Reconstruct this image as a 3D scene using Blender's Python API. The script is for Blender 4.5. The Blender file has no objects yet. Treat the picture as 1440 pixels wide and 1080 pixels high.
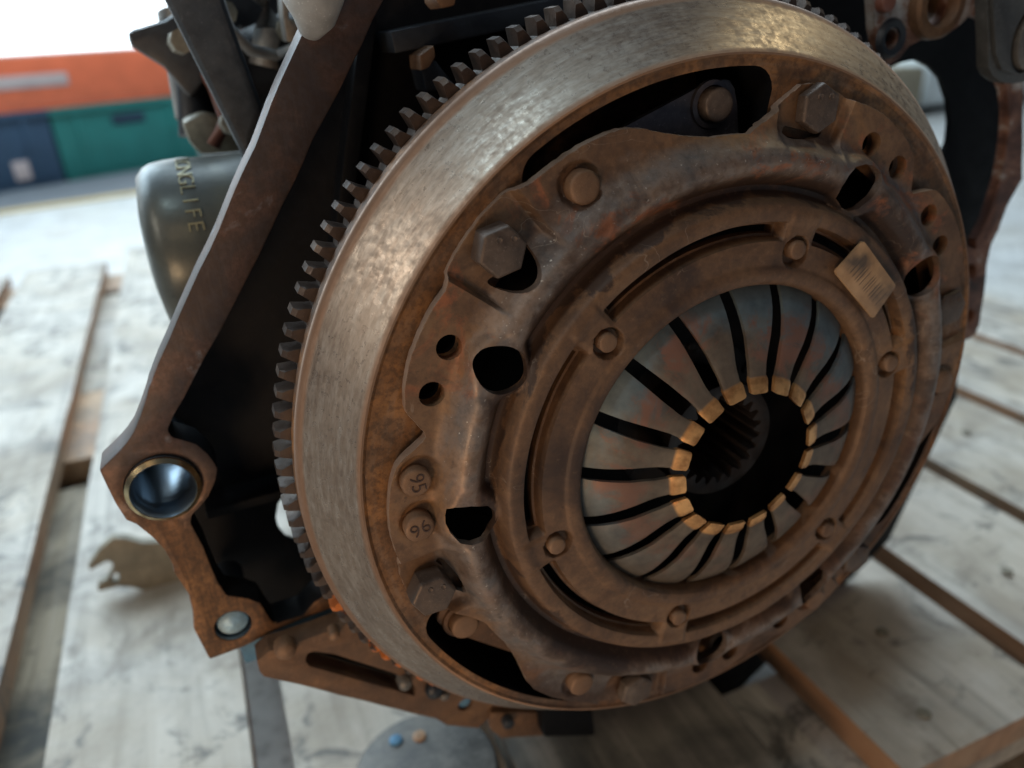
import bpy, bmesh, math, random
from mathutils import Vector, Matrix, noise
from mathutils.geometry import tessellate_polygon
from math import sin, cos, pi, radians as R, degrees, atan2, hypot

scene = bpy.context.scene
col = scene.collection
random.seed(7)
S = 0.14                      # flywheel radius in metres; the shapes below are drawn in flywheel radii
# wheel frame: x right, y up, h towards the viewer along the crankshaft ; world: X = x, Y = -h, Z = y
def V(x, y, h): return (x*S, -h*S, y*S)

# ------------------------------------------------------------------ camera
FPX = 1080.0
WM = ((0.9212911, -0.05251331, 0.38531163), (-0.20875161, -0.90275948, 0.37609586), (0.32809369, -0.42692819, -0.84266651))
CAM = (-1.07023045, 0.96581855, 1.53805715)
cd = bpy.data.cameras.new('camera'); cam = bpy.data.objects.new('camera', cd); col.objects.link(cam); scene.camera = cam
def wdir(v): return Vector((v[0], -v[2], v[1]))
ax, ay, az = wdir(WM[0]), -wdir(WM[1]), -wdir(WM[2])
m = Matrix((ax, ay, az)).transposed().to_4x4(); m.translation = Vector(V(*CAM)); cam.matrix_world = m
cd.sensor_width = 36; cd.lens = 27.0; cd.clip_start = 0.01; cd.clip_end = 60
cd.dof.use_dof = True; cd.dof.focus_distance = 0.226; cd.dof.aperture_fstop = 7.5

# ------------------------------------------------------------------ light
world = bpy.data.worlds.new('World'); scene.world = world; world.use_nodes = True
bg = world.node_tree.nodes['Background']; bg.inputs[0].default_value = (0.62, 0.75, 1.0, 1); bg.inputs[1].default_value = 0.08
scene.view_settings.view_transform = 'Standard'; scene.view_settings.look = 'None'
scene.view_settings.exposure = 0.0; scene.view_settings.gamma = 1.0
def area(name, loc, target, size, power, color, sy=None):
    ld = bpy.data.lights.new(name, 'AREA'); ld.energy = power; ld.color = color; ld.size = size
    if sy: ld.shape = 'RECTANGLE'; ld.size_y = sy
    o = bpy.data.objects.new(name, ld); col.objects.link(o); o.location = loc
    o.rotation_euler = (Vector(target)-Vector(loc)).to_track_quat('-Z', 'Y').to_euler()
    return o
area('lamp_warm', (-0.46, -0.48, -0.16), (0.04, 0, 0), 0.16, 1.45, (1.0, 0.64, 0.36))                   # warm room light low in front of the clutch
area('lamp_left', (-1.35, -0.42, 0.85), (-0.1, 0, 0.05), 0.34, 4.6, (1.0, 0.90, 0.76))
area('lamp_top', (-0.62, -0.42, 1.75), (0, 0, 0), 0.16, 4.0, (0.68, 0.90, 1.0))
area('lamp_right', (1.45, 0.25, 1.45), (0, 0, 0), 0.14, 2.2, (1.0, 0.84, 0.50))
area('lamp_room', (-0.7, -1.3, 1.0), (-0.2, -0.1, -0.2), 0.5, 1.3, (1.0, 0.72, 0.46))
area('window_light', (-1.5, 2.4, 1.7), (-0.1, 0.5, -0.25), 2.0, 80.0, (0.66, 0.86, 1.0), 1.4)
area('sky_light', (0.9, 2.2, 2.6), (0.5, 1.3, -0.3), 2.4, 115.0, (0.70, 0.87, 1.0))

# ------------------------------------------------------------------ pixel -> plane (design aid: outlines measured in the photo, laid on real planes)
def un(px, py, h):
    d = ((px-720)/FPX, (py-540)/FPX, 1.0)
    w = [sum(d[i]*WM[i][j] for i in range(3)) for j in range(3)]
    s = (h-CAM[2])/w[2]
    return (CAM[0]+w[0]*s, CAM[1]+w[1]*s)
def poly(pts, h): return [un(x, y, h) for x, y in pts]

# ------------------------------------------------------------------ materials
def lin(c): return tuple(c)+(1.0,) if len(c) == 3 else c
class NT:
    def __init__(s, name):
        s.m = bpy.data.materials.new(name); s.m.use_nodes = True; s.t = s.m.node_tree; s.N = s.t.nodes; s.L = s.t.links
        s.b = s.N['Principled BSDF']
        s.tc = s.N.new('ShaderNodeTexCoord')
    def link(s, a, b): s.L.new(a, b)
    def noise(s, scale, detail=6, rough=.6, vec=None, dist=0.0):
        n = s.N.new('ShaderNodeTexNoise'); n.inputs['Scale'].default_value = scale; n.inputs['Detail'].default_value = detail
        n.inputs['Roughness'].default_value = rough; n.inputs['Distortion'].default_value = dist
        s.link(vec if vec is not None else s.tc.outputs['Object'], n.inputs['Vector']); return n.outputs['Fac']
    def ramp(s, fac, stops):
        r = s.N.new('ShaderNodeValToRGB'); e = r.color_ramp.elements
        while len(e) < len(stops): e.new(0.5)
        for i, (p, c) in enumerate(stops): e[i].position = p; e[i].color = lin(c) if not isinstance(c, (int, float)) else (c, c, c, 1)
        s.link(fac, r.inputs[0]); return r.outputs[0]
    def mix(s, fac, a, b, mode='MIX'):
        n = s.N.new('ShaderNodeMix'); n.data_type = 'RGBA'; n.blend_type = mode
        for sock, v in ((n.inputs[0], fac), (n.inputs[6], a), (n.inputs[7], b)):
            if isinstance(v, (int, float)): sock.default_value = v if sock == n.inputs[0] else (v, v, v, 1)
            elif isinstance(v, tuple): sock.default_value = lin(v)
            else: s.link(v, sock)
        return n.outputs[2]
    def math(s, op, a, b=0.0, c=None):
        n = s.N.new('ShaderNodeMath'); n.operation = op
        for i, v in enumerate((a, b, c)):
            if v is None: continue
            if isinstance(v, (int, float)): n.inputs[i].default_value = v
            else: s.link(v, n.inputs[i])
        return n.outputs[0]
    def map(s, v, a, b, c=0.0, d=1.0):
        n = s.N.new('ShaderNodeMapRange'); n.inputs[1].default_value = a; n.inputs[2].default_value = b
        n.inputs[3].default_value = c; n.inputs[4].default_value = d; s.link(v, n.inputs[0]); return n.outputs[0]
    def xyz(s):
        n = s.N.new('ShaderNodeSeparateXYZ'); s.link(s.tc.outputs['Object'], n.inputs[0]); return n.outputs
    def comb(s, x, y, z):
        n = s.N.new('ShaderNodeCombineXYZ')
        for i, v in enumerate((x, y, z)):
            if isinstance(v, (int, float)): n.inputs[i].default_value = v
            else: s.link(v, n.inputs[i])
        return n.outputs[0]
    def stretch(s, sx, sy, sz):
        n = s.N.new('ShaderNodeMapping'); n.inputs['Scale'].default_value = (sx, sy, sz); s.link(s.tc.outputs['Object'], n.inputs[0]); return n.outputs[0]
    def radius(s):
        x, y, z = s.xyz(); return s.math('SQRT', s.math('ADD', s.math('MULTIPLY', x, x), s.math('MULTIPLY', z, z)))
    def polar(s, ka, kr):
        x, y, z = s.xyz(); a = s.math('ARCTAN2', z, x)
        return s.comb(s.math('MULTIPLY', s.math('COSINE', a), ka), s.math('MULTIPLY', s.math('SINE', a), ka), s.math('MULTIPLY', s.radius(), kr))
    def bump(s, h, strength=.3, dist=.0004, prev=None):
        n = s.N.new('ShaderNodeBump'); n.inputs['Strength'].default_value = strength; n.inputs['Distance'].default_value = dist
        s.link(h, n.inputs['Height'])
        if prev is not None: s.link(prev, n.inputs['Normal'])
        return n.outputs[0]
    def out(s, color=None, rough=None, metal=None, normal=None):
        for nm, v in (('Base Color', color), ('Roughness', rough), ('Metallic', metal), ('Normal', normal)):
            if v is None: continue
            if isinstance(v, (int, float)): s.b.inputs[nm].default_value = v
            elif isinstance(v, tuple): s.b.inputs[nm].default_value = lin(v)
            else: s.link(v, s.b.inputs[nm])
        return s.m
M = {}
def dusty_metal(name, c1, c2, c3, metal=.5, rough=.55, scale=18.0, bumpd=.0003, spots=True, fine=1.0):
    t = NT(name)
    n1 = t.noise(scale, 8, .62, dist=.4); n2 = t.noise(scale*7, 6, .65); n3 = t.noise(scale*45*fine, 3, .6)
    c = t.ramp(n1, [(.30, c1), (.50, c2), (.70, c3)])
    c = t.mix(t.ramp(n2, [(.38, 0.0), (.70, .55)]), c, tuple(.5*v for v in c1))
    if spots: c = t.mix(t.ramp(n3, [(.63, 0.0), (.74, .8)]), c, tuple(min(1, 1.9*v+.03) for v in c2))
    n4 = t.noise(420, 4, .7); c = t.mix(t.ramp(n4, [(.40, .22), (.55, 0.0)]), c, tuple(.45*v for v in c2)); c = t.mix(t.ramp(n4, [(.58, 0.0), (.70, .15)]), c, tuple(min(1, 1.6*v+.01) for v in c3))
    r = t.map(n2, .3, .7, rough+.12, rough-.12)
    h = t.mix(.4, n2, n3)
    return t.out(c, r, metal, t.bump(h, .45, bumpd))
M['rust_dust'] = dusty_metal('rust_dust', (.085, .048, .030), (.150, .086, .052), (.235, .125, .062), .35, .60)
M['dark_cast'] = dusty_metal('dark_cast', (.014, .019, .028), (.022, .029, .040), (.042, .046, .052), .2, .5, spots=False)
M['black_grease_shade'] = dusty_metal('black_grease_shade', (.003, .0035, .005), (.005, .0055, .007), (.010, .008, .008), .0, .55, spots=False)  # greasy cavity black, also carries the shade on recess walls
M['black_grease_shade'].node_tree.nodes['Principled BSDF'].inputs['Specular IOR Level'].default_value = .12
M['grey_cast'] = dusty_metal('grey_cast', (.10, .10, .10), (.19, .18, .165), (.30, .27, .23), .5, .5)
M['grey_paint'] = dusty_metal('grey_paint', (.06, .065, .068), (.085, .09, .092), (.12, .12, .12), .3, .45)
M['strap_steel'] = dusty_metal('strap_steel', (.085, .085, .10), (.125, .12, .135), (.17, .15, .15), .7, .42)
M['bolt_steel'] = dusty_metal('bolt_steel', (.070, .048, .038), (.125, .090, .070), (.19, .15, .12), .4, .52, scale=40)
M['rivet'] = dusty_metal('rivet', (.13, .070, .040), (.21, .120, .068), (.29, .175, .105), .3, .58, scale=60)
M['pale_alloy'] = dusty_metal('pale_alloy', (.28, .30, .32), (.42, .43, .43), (.55, .55, .54), .35, .5, scale=30)
M['blue_steel_cool_light'] = dusty_metal('blue_steel_cool_light', (.05, .13, .22), (.10, .25, .40), (.22, .42, .58), .15, .6, scale=30)  # blue stud steel; on strip and plug the blue stands for cool light
M['bracket_steel'] = dusty_metal('bracket_steel', (.16, .145, .11), (.26, .235, .18), (.36, .33, .25), .3, .55)

# cover: worn grey crest, rust and dust elsewhere
t = NT('cover_steel'); r_ = t.radius(); nz = t.noise(22, 8, .65, dist=.5); nf = t.noise(130, 5, .62); nff = t.noise(800, 2, .5)
brown = t.ramp(nz, [(.34, (.052, .029, .019)), (.46, (.130, .070, .037)), (.58, (.180, .102, .054)), (.70, (.28, .142, .058))])
grey = t.ramp(nf, [(.3, (.14, .135, .135)), (.55, (.25, .23, .22)), (.75, (.36, .325, .29))])
rr = t.math('ADD', r_, t.map(nz, .3, .7, -.0075, .0075))
crest = t.math('MULTIPLY', t.map(rr, .638*S, .668*S), t.map(rr, .755*S, .715*S))
crest = t.math('MULTIPLY', crest, t.map(nf, .30, .62, 1.0, .35))
x_, y_, z_ = t.xyz()
c = t.mix(t.math('MULTIPLY', crest, .85), brown, grey)
groove_dirt_shade = t.math('MULTIPLY', t.math('MULTIPLY', t.map(rr, .592*S, .600*S), t.map(rr, .665*S, .632*S)), .85)
c = t.mix(groove_dirt_shade, c, (.028, .016, .013))  # groove band: oily dirt plus contact shade put into the colour
orange = t.math('MULTIPLY', t.ramp(t.noise(46, 6, .7, dist=.8), [(.54, 0.0), (.63, 1.0)]), t.math('MULTIPLY', t.map(rr, .60*S, .64*S), t.map(z_, .15*S, .4*S, .12, .85)))
c = t.mix(orange, c, (.30, .105, .045))
c = t.mix(t.ramp(nf, [(.52, 0.0), (.72, .6)]), c, (.05, .030, .022))
c = t.mix(t.ramp(t.noise(30, 6, .65, dist=.8), [(.56, 0.0), (.66, .55)]), c, (.040, .024, .019))
c = t.mix(t.math('MULTIPLY', t.ramp(nff, [(.68, 0.0), (.76, 1.0)]), crest), c, (.62, .58, .52))
n5 = t.noise(380, 5, .72); c = t.mix(t.ramp(n5, [(.38, .30), (.54, 0.0)]), c, (.035, .022, .017)); c = t.mix(t.ramp(n5, [(.58, 0.0), (.70, .16)]), c, (.34, .22, .13))
vein = t.ramp(t.noise(38, 2, .4, dist=3.5), [(.492, 0.0), (.5, 1.0), (.508, 0.0)])
c = t.mix(t.math('MULTIPLY', t.math('MULTIPLY', vein, t.ramp(t.noise(26, 3, .5), [(.56, 0.0), (.62, 1.0)])), .35), c, (.42, .36, .30))
pits = t.ramp(t.noise(210, 3, .6), [(.68, 0.0), (.73, .5)]); c = t.mix(pits, c, (.03, .018, .014))
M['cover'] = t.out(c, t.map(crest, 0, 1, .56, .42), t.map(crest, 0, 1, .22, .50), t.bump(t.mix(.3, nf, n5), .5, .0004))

# machined flywheel rim
t = NT('machined_rim'); pv = t.polar(14, 900); n1 = t.noise(1.0, 5, .6, vec=pv); n2 = t.noise(430, 3, .6); n3 = t.noise(16, 6, .6, dist=.6); n4 = t.noise(170, 6, .72, dist=.6)
c = t.ramp(n3, [(.32, (.165, .125, .098)), (.5, (.215, .170, .136)), (.68, (.28, .228, .185))])
c = t.mix(t.ramp(n2, [(.50, 0.0), (.70, .28)]), c, (.15, .105, .075))
c = t.mix(t.ramp(n1, [(.42, 0.0), (.72, .45)]), c, (.46, .43, .39))
c = t.mix(t.ramp(n4, [(.56, 0.0), (.70, .55)]), c, (.13, .095, .075))
n6 = t.noise(1.0, 6, .7, vec=t.polar(45, 2600)); c = t.mix(t.ramp(n6, [(.36, .5), (.50, 0.0)]), c, (.13, .10, .08)); c = t.mix(t.ramp(n6, [(.54, 0.0), (.68, .25)]), c, (.45, .38, .31))
rad = t.radius(); ed = t.math('MAXIMUM', t.map(rad, .982*S, .987*S), t.map(rad, .893*S, .887*S))
c = t.mix(t.math('MULTIPLY', ed, .75), c, (.25, .135, .075))
tg = t.N.new('ShaderNodeTangent'); tg.direction_type = 'RADIAL'; tg.axis = 'Y'
t.link(tg.outputs[0], t.b.inputs['Tangent']); t.b.inputs['Anisotropic'].default_value = .9
M['rim'] = t.out(c, t.math('ADD', t.map(n2, .35, .65, .26, .40), t.math('MULTIPLY', ed, .2)), t.map(ed, 0, 1, .58, .40), t.bump(t.mix(.5, n6, n2), .16, .00015))

# brown inner face of the flywheel
t = NT('flywheel_face'); n3 = t.noise(20, 7, .62, dist=.5); n2 = t.noise(140, 5, .6); pv = t.polar(9, 420); n1 = t.noise(1.0, 4, .6, vec=pv)
c = t.ramp(n3, [(.32, (.080, .042, .024)), (.48, (.175, .085, .038)), (.64, (.34, .155, .052))])
c = t.mix(t.ramp(n2, [(.42, 0.0), (.66, .7)]), c, (.05, .030, .020))
c = t.mix(t.ramp(n1, [(.45, 0.0), (.70, .45)]), c, (.24, .17, .12))
c = t.mix(t.ramp(t.noise(400, 4, .7), [(.40, .5), (.54, 0.0)]), c, (.05, .028, .018))
M['face'] = t.out(c, .58, .4, t.bump(n2, .35, .0003))

# diaphragm fingers: blued steel with rust bloom, copper coloured wear at the tips
t = NT('spring_steel'); r_ = t.radius(); n3 = t.noise(26, 7, .66, dist=.6); n2 = t.noise(150, 5, .6)
blue = t.ramp(n2, [(.3, (.075, .100, .115)), (.7, (.135, .175, .19))]); tan = t.ramp(n2, [(.3, (.085, .066, .052)), (.7, (.17, .135, .10))])
rr = t.math('ADD', r_, t.map(n3, .3, .7, -.010, .010)); x_, y_, z_ = t.xyz()
side = t.map(t.math('SUBTRACT', z_, t.math('MULTIPLY', x_, .2)), -.30*S, .16*S)
c = t.mix(t.math('MULTIPLY', t.map(rr, .29*S, .35*S), side), tan, blue)
band = t.math('MULTIPLY', t.map(rr, .25*S, .28*S), t.map(rr, .375*S, .33*S))
c = t.mix(t.math('MULTIPLY', t.math('MULTIPLY', band, t.ramp(t.noise(60, 8, .7, dist=.8), [(.46, 0.0), (.56, .85)])), t.map(side, 0, 1, .4, 1)), c, (.20, .095, .065))
tip = t.map(r_, .2125*S, .2065*S)
c = t.mix(tip, c, t.ramp(n2, [(.35, (.34, .15, .055)), (.6, (.78, .42, .17))]))
M['finger'] = t.out(c, t.map(tip, 0, 1, .55, .40), t.map(tip, 0, 1, .45, .8), t.bump(n2, .3, .0003))

# machined mounting face: diagonal tool marks in rusty brown
t = NT('frame_iron'); n3 = t.noise(24, 7, .65, dist=.5); n2 = t.noise(160, 5, .6)
st = t.noise(1.0, 3, .5, vec=t.stretch(900, 60, 110)); x_, y_, z_ = t.xyz()
lowm = t.map(z_, .08*S, -.22*S)
c1 = t.ramp(n3, [(.34, (.035, .026, .027)), (.46, (.056, .043, .043)), (.55, (.095, .055, .044)), (.60, (.15, .14, .15)), (.70, (.26, .22, .20))])
c2 = t.ramp(n3, [(.32, (.070, .036, .020)), (.48, (.17, .082, .036)), (.66, (.28, .138, .058))])
c = t.mix(lowm, c1, c2)
c = t.mix(t.math('MULTIPLY', t.ramp(st, [(.44, .45), (.54, 0.0)]), lowm), c, (.075, .042, .026)); c = t.mix(t.ramp(t.noise(380, 4, .7), [(.42, .5), (.56, 0.0)]), c, (.045, .028, .02))
M['frame'] = t.out(c, .5, .5, t.bump(t.mix(.5, n2, st), .3, .0003))

# wood
def wood(name, c1, c2, c3, stain=(.10, .09, .08), stam=.5, knots=True):
    t = NT(name); oi = t.N.new('ShaderNodeObjectInfo'); mp = t.N.new('ShaderNodeMapping')
    t.link(t.tc.outputs['Object'], mp.inputs[0]); mp.inputs['Scale'].default_value = (60, 3.2, 60)
    ad = t.N.new('ShaderNodeVectorMath'); ad.operation = 'ADD'; t.link(mp.outputs[0], ad.inputs[0])
    t.link(t.comb(t.math('MULTIPLY', oi.outputs['Random'], 57.0), 0.0, 0.0), ad.inputs[1])
    g = t.noise(1.0, 7, .62, vec=ad.outputs[0], dist=1.2); n2 = t.noise(9, 7, .65, dist=.4); n3 = t.noise(55, 6, .7)
    c = t.mix(.38, t.ramp(g, [(.34, tuple(.6*v for v in c1)), (.47, c2), (.62, c3)]), t.ramp(n2, [(.35, c3), (.62, c1)]))
    c = t.mix(t.ramp(n2, [(.44, 0.0), (.62, stam)]), c, stain)
    c = t.mix(t.ramp(n3, [(.60, 0.0), (.70, .55)]), c, tuple(.8*v for v in stain))
    if knots:
        v = t.N.new('ShaderNodeTexVoronoi'); v.inputs['Scale'].default_value = 1.0; t.link(t.stretch(17, 8, 17), v.inputs['Vector'])
        c = t.mix(t.ramp(v.outputs['Distance'], [(.07, .85), (.13, 0.0)]), c, (.09, .065, .045))
    if stam < .75:
        c = t.mix(t.ramp(t.noise(6, 5, .6, dist=.6), [(.44, 0.0), (.58, .38)]), c, (.42, .33, .22)); c = t.mix(t.ramp(t.noise(8, 7, .7, dist=.5), [(.55, 0.0), (.64, .6)]), c, (.16, .13, .10))
        c = t.mix(t.ramp(t.noise(19, 6, .7, dist=1.0), [(.54, 0.0), (.64, .85)]), c, (.10, .095, .085))
    return t.out(c, .62, 0.0, t.bump(t.mix(.4, g, n3), .35, .0008))
M['wood'] = wood('weathered_pine', (.35, .32, .275), (.50, .46, .40), (.62, .575, .51), (.19, .165, .14), .62)
M['wood_side'] = wood('sawn_edge', (.22, .115, .060), (.32, .175, .095), (.40, .23, .13), (.16, .09, .06), .4, False)
M['wood_tan'] = wood('cut_pine', (.32, .175, .090), (.45, .26, .140), (.55, .34, .20), (.22, .13, .08), .4, False)
M['wood_oily'] = wood('oil_soaked_pine', (.09, .08, .065), (.15, .135, .11), (.25, .22, .185), (.045, .045, .042), .8)
M['wood_dirty'] = wood('dirty_pine', (.34, .27, .17), (.46, .37, .25), (.56, .48, .37), (.05, .055, .055), .9)

# floor
t = NT('terrazzo_floor'); v = t.N.new('ShaderNodeTexVoronoi'); v.inputs['Scale'].default_value = 90; t.link(t.tc.outputs['Object'], v.inputs['Vector'])
n1 = t.noise(3, 5, .6); n2 = t.noise(40, 5, .6)
c = t.ramp(v.outputs['Distance'], [(.1, (.36, .36, .35)), (.5, (.64, .64, .62))]); c = t.mix(t.ramp(t.noise(14, 6, .7), [(.4, 0.0), (.62, .6)]), c, (.33, .32, .30))
c = t.mix(t.ramp(n1, [(.45, 0.0), (.7, .3)]), c, (.55, .48, .36))
M['floor'] = t.out(c, .35, 0, t.bump(n2, .1, .001))
def plain(name, c, rough=.5, metal=0.0, var=.12, sc=12):
    t = NT(name); n = t.noise(sc, 5, .6); n2 = t.noise(sc*9, 4, .6)
    cc = t.ramp(n, [(.3, tuple(v*(1-var) for v in c)), (.7, tuple(min(1, v*(1+var)) for v in c))])
    return t.out(cc, rough, metal, t.bump(n2, .12, .0005))
M['orange'] = plain('orange_plastic', (.74, .155, .065), .45)
M['green'] = plain('green_plastic', (.018, .17, .15), .45)
M['yellow'] = plain('yellow_edge', (.42, .32, .16), .6)
M['mat_grey'] = plain('grey_mat', (.11, .12, .13), .8)
M['navy'] = plain('navy_plastic', (.030, .065, .115), .5)
M['slot_dark'] = plain('navy_dark', (.012, .03, .06), .6)
M['pale_label'] = plain('faded_paper', (.50, .40, .38), .7)
M['wall'] = plain('wall_plaster', (.55, .52, .45), .8)
M['cabinet'] = plain('white_enamel', (.78, .84, .84), .3)
M['beige'] = plain('beige_board', (.36, .31, .22), .6)
M['sticker'] = plain('sticker', (.45, .28, .15), .55)
M['red_brown'] = plain('red_brown', (.20, .075, .05), .5)
M['ink'] = plain('stamped_dirt', (.045, .020, .012), .6)
M['thread'] = plain('threaded_steel', (.26, .32, .38), .36, 1.0)
M['brass'] = plain('brass_sleeve', (.52, .42, .25), .25, 1.0)
t = NT('sky_glow'); t.b.inputs['Base Color'].default_value = (.8, .9, 1, 1); t.b.inputs['Emission Color'].default_value = (.86, .97, 1.0, 1); t.b.inputs['Emission Strength'].default_value = 2.2
M['glow'] = t.m
t = NT('oil_filter_paint'); n1 = t.noise(30, 7, .6); n2 = t.noise(220, 4, .7)
x_, y_, z_ = t.xyz()
c = t.ramp(n1, [(.3, (.050, .062, .066)), (.55, (.095, .105, .095)), (.75, (.16, .165, .13))]); c = t.mix(t.ramp(n2, [(.6, 0.0), (.72, .6)]), c, (.04, .05, .05))
M['filter'] = t.out(c, t.map(n1, .3, .7, .46, .30), .3, t.bump(n2, .25, .0004))
# sticker print
t = NT('barcode_print'); uv = t.N.new('ShaderNodeSeparateXYZ'); t.link(t.tc.outputs['UV'], uv.inputs[0]); u_, v_ = uv.outputs[0], uv.outputs[1]
nz = t.noise(1.0, 2, .5, vec=t.comb(0.0, t.math('MULTIPLY', v_, 46.0), 0.0)); lines = t.ramp(nz, [(.44, 1.0), (.50, 0.0)])
n2 = t.noise(120, 5, .6)
win = t.math('MULTIPLY', t.math('MULTIPLY', t.map(u_, .22, .30), t.map(u_, .74, .62)), t.math('MULTIPLY', t.map(v_, .10, .16), t.map(v_, .92, .84)))
smud = t.math('MULTIPLY', t.ramp(t.noise(75, 3, .5), [(.42, 0.0), (.56, 1.0)]), t.math('MULTIPLY', t.map(u_, .15, .45), t.map(u_, 1.0, .8)))
c = t.mix(t.ramp(n2, [(.35, 0.0), (.7, 1.0)]), (.30, .175, .085), (.46, .29, .155))
c = t.mix(t.math('MULTIPLY', t.math('MULTIPLY', lines, win), .95), c, (.07, .045, .03)); c = t.mix(t.math('MULTIPLY', smud, .88), c, (.065, .05, .04))
M['sticker'] = t.out(c, .5, .1, t.bump(n2, .2, .0002))

# ------------------------------------------------------------------ mesh helpers
def tag(o, label=None, cat=None, group=None, kind=None):
    if label: o['label'] = label
    if cat: o['category'] = cat
    if group: o['group'] = group
    if kind: o['kind'] = kind
    return o
ORG = {}     # object -> world origin
def origin(o):
    return ORG.get(o.name, Vector((0, 0, 0)))
def link(name, me, parent=None, loc=None):
    o = bpy.data.objects.new(name, me); col.objects.link(o)
    if parent is not None:
        o.parent = parent; o.location = Vector(loc or (0, 0, 0))-origin(parent)
    else: o.location = Vector(loc or (0, 0, 0))
    ORG[o.name] = Vector(loc or (0, 0, 0)); return o
def mesh(name, verts, faces, mat, parent=None, loc=(0, 0, 0), smooth=None, bevel=0.0, seg=2, sharp=35):
    """verts in world metres; origin of the object at loc"""
    me = bpy.data.meshes.new(name); L = Vector(loc)
    me.from_pydata([tuple(Vector(v)-L) for v in verts], [], faces); me.validate()
    bm = bmesh.new(); bm.from_mesh(me); bmesh.ops.recalc_face_normals(bm, faces=bm.faces)
    if bevel:
        bmesh.ops.dissolve_limit(bm, angle_limit=R(1), verts=bm.verts, edges=bm.edges)
        es = [e for e in bm.edges if len(e.link_faces) == 2 and e.calc_face_angle(0) > R(25)]
        try: bmesh.ops.bevel(bm, geom=es, offset=bevel, segments=seg, affect='EDGES', profile=.6, clamp_overlap=True)
        except Exception: pass
    bm.to_mesh(me); bm.free()
    me.materials.append(mat if not isinstance(mat, str) else M[mat])
    if smooth or bevel:
        me.polygons.foreach_set('use_smooth', [True]*len(me.polygons)); me.set_sharp_from_angle(angle=R(sharp))
    return link(name, me, parent, loc)
def prism_data(pts, h0, h1, holes=()):
    """polygon in wheel xy, extruded from h0 to h1"""
    loops = [list(pts)]+[list(h) for h in holes]
    flat = [p for l in loops for p in l]; n = len(flat)
    tris = tessellate_polygon([[Vector((p[0], p[1], 0)) for p in l] for l in loops])
    vs = [V(p[0], p[1], h1) for p in flat]+[V(p[0], p[1], h0) for p in flat]
    fs = [tuple(t) for t in tris]+[tuple(i+n for i in reversed(t)) for t in tris]
    k = 0
    for l in loops:
        m_ = len(l)
        for i in range(m_):
            a, b = k+i, k+(i+1) % m_; fs.append((a, b, b+n, a+n))
        k += m_
    return vs, fs
def prism(name, pts, h0, h1, mat, parent=None, loc=(0, 0, 0), holes=(), bevel=0.0, **kw):
    vs, fs = prism_data(pts, h0, h1, holes); return mesh(name, vs, fs, mat, parent, loc, bevel=bevel, **kw)
def circ(cx, cy, r, n=32, ry=None, ph=0.0): return [(cx+r*cos(ph+2*pi*i/n), cy+(ry or r)*sin(ph+2*pi*i/n)) for i in range(n)]
def rough_poly(pts, amp=.004, step=.03, seed=0):
    out = []
    for i in range(len(pts)):
        a, b = pts[i], pts[(i+1) % len(pts)]; d = hypot(b[0]-a[0], b[1]-a[1]); n = max(1, int(d/step))
        for k in range(n):
            f = k/n; x, y = a[0]+(b[0]-a[0])*f, a[1]+(b[1]-a[1])*f
            q = noise.noise((x*9+seed, y*9, seed)); out.append((x+amp*q, y+amp*noise.noise((x*9, y*9+seed+5, 3))))
    return out
def lathe(name, prof, mat, parent=None, c=(0, 0), n=128, loc=(0, 0, 0), closed=False, sharp=30, a0=0.0, a1=360.0):
    full = abs(a1-a0-360) < 1e-6; vs, fs = [], []; m_ = len(prof); cnt = n if full else n+1
    for i in range(cnt):
        a = R(a0+(a1-a0)*i/n)
        for r, h in prof: vs.append(V(c[0]+r*cos(a), c[1]+r*sin(a), h))
    for i in range(n):
        j = (i+1) % cnt
        for k in range(m_ if closed else m_-1):
            k2 = (k+1) % m_; fs.append((i*m_+k, i*m_+k2, j*m_+k2, j*m_+k))
    return mesh(name, vs, fs, mat, parent, loc, smooth=True, sharp=sharp)
def disc_head(name, c, r, h0, h1, mat, parent, n=20, dome=.25, loc=(0, 0, 0), rnd=.18):
    prof = [(r, h0), (r, h1-rnd*r), (r*.93, h1-rnd*r*.35), (r*.80, h1), (r*.4, h1+dome*r*.15), (0.0001, h1+dome*r*.2)]
    return lathe(name, prof, mat, parent, c, n, loc, sharp=50)
def box(name, x0, x1, y0, y1, h0, h1, mat, parent=None, loc=(0, 0, 0), bevel=.0, **kw):
    return prism(name, [(x0, y0), (x1, y0), (x1, y1), (x0, y1)], h0, h1, mat, parent, loc, bevel=bevel, **kw)
def tube(name, pts, r, mat, parent=None, loc=(0, 0, 0), n=20, caps=True):
    """pts in world metres"""
    vs, fs = [], []; P = [Vector(p) for p in pts]
    for i, p in enumerate(P):
        d = (P[min(i+1, len(P)-1)]-P[max(i-1, 0)]).normalized(); q = d.to_track_quat('Z', 'Y'); rr = r[i] if isinstance(r, (list, tuple)) else r
        for k in range(n): vs.append(tuple(p+q @ Vector((rr*cos(2*pi*k/n), rr*sin(2*pi*k/n), 0))))
    for i in range(len(P)-1):
        for k in range(n): fs.append((i*n+k, i*n+(k+1) % n, (i+1)*n+(k+1) % n, (i+1)*n+k))
    if caps: fs.append(tuple(range(n))); fs.append(tuple((len(P)-1)*n+k for k in range(n)))
    return mesh(name, vs, fs, mat, parent, loc, smooth=True, sharp=45)
def rot2(pts, deg):
    a = R(deg); return [(x*cos(a)-y*sin(a), x*sin(a)+y*cos(a)) for x, y in pts]
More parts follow.
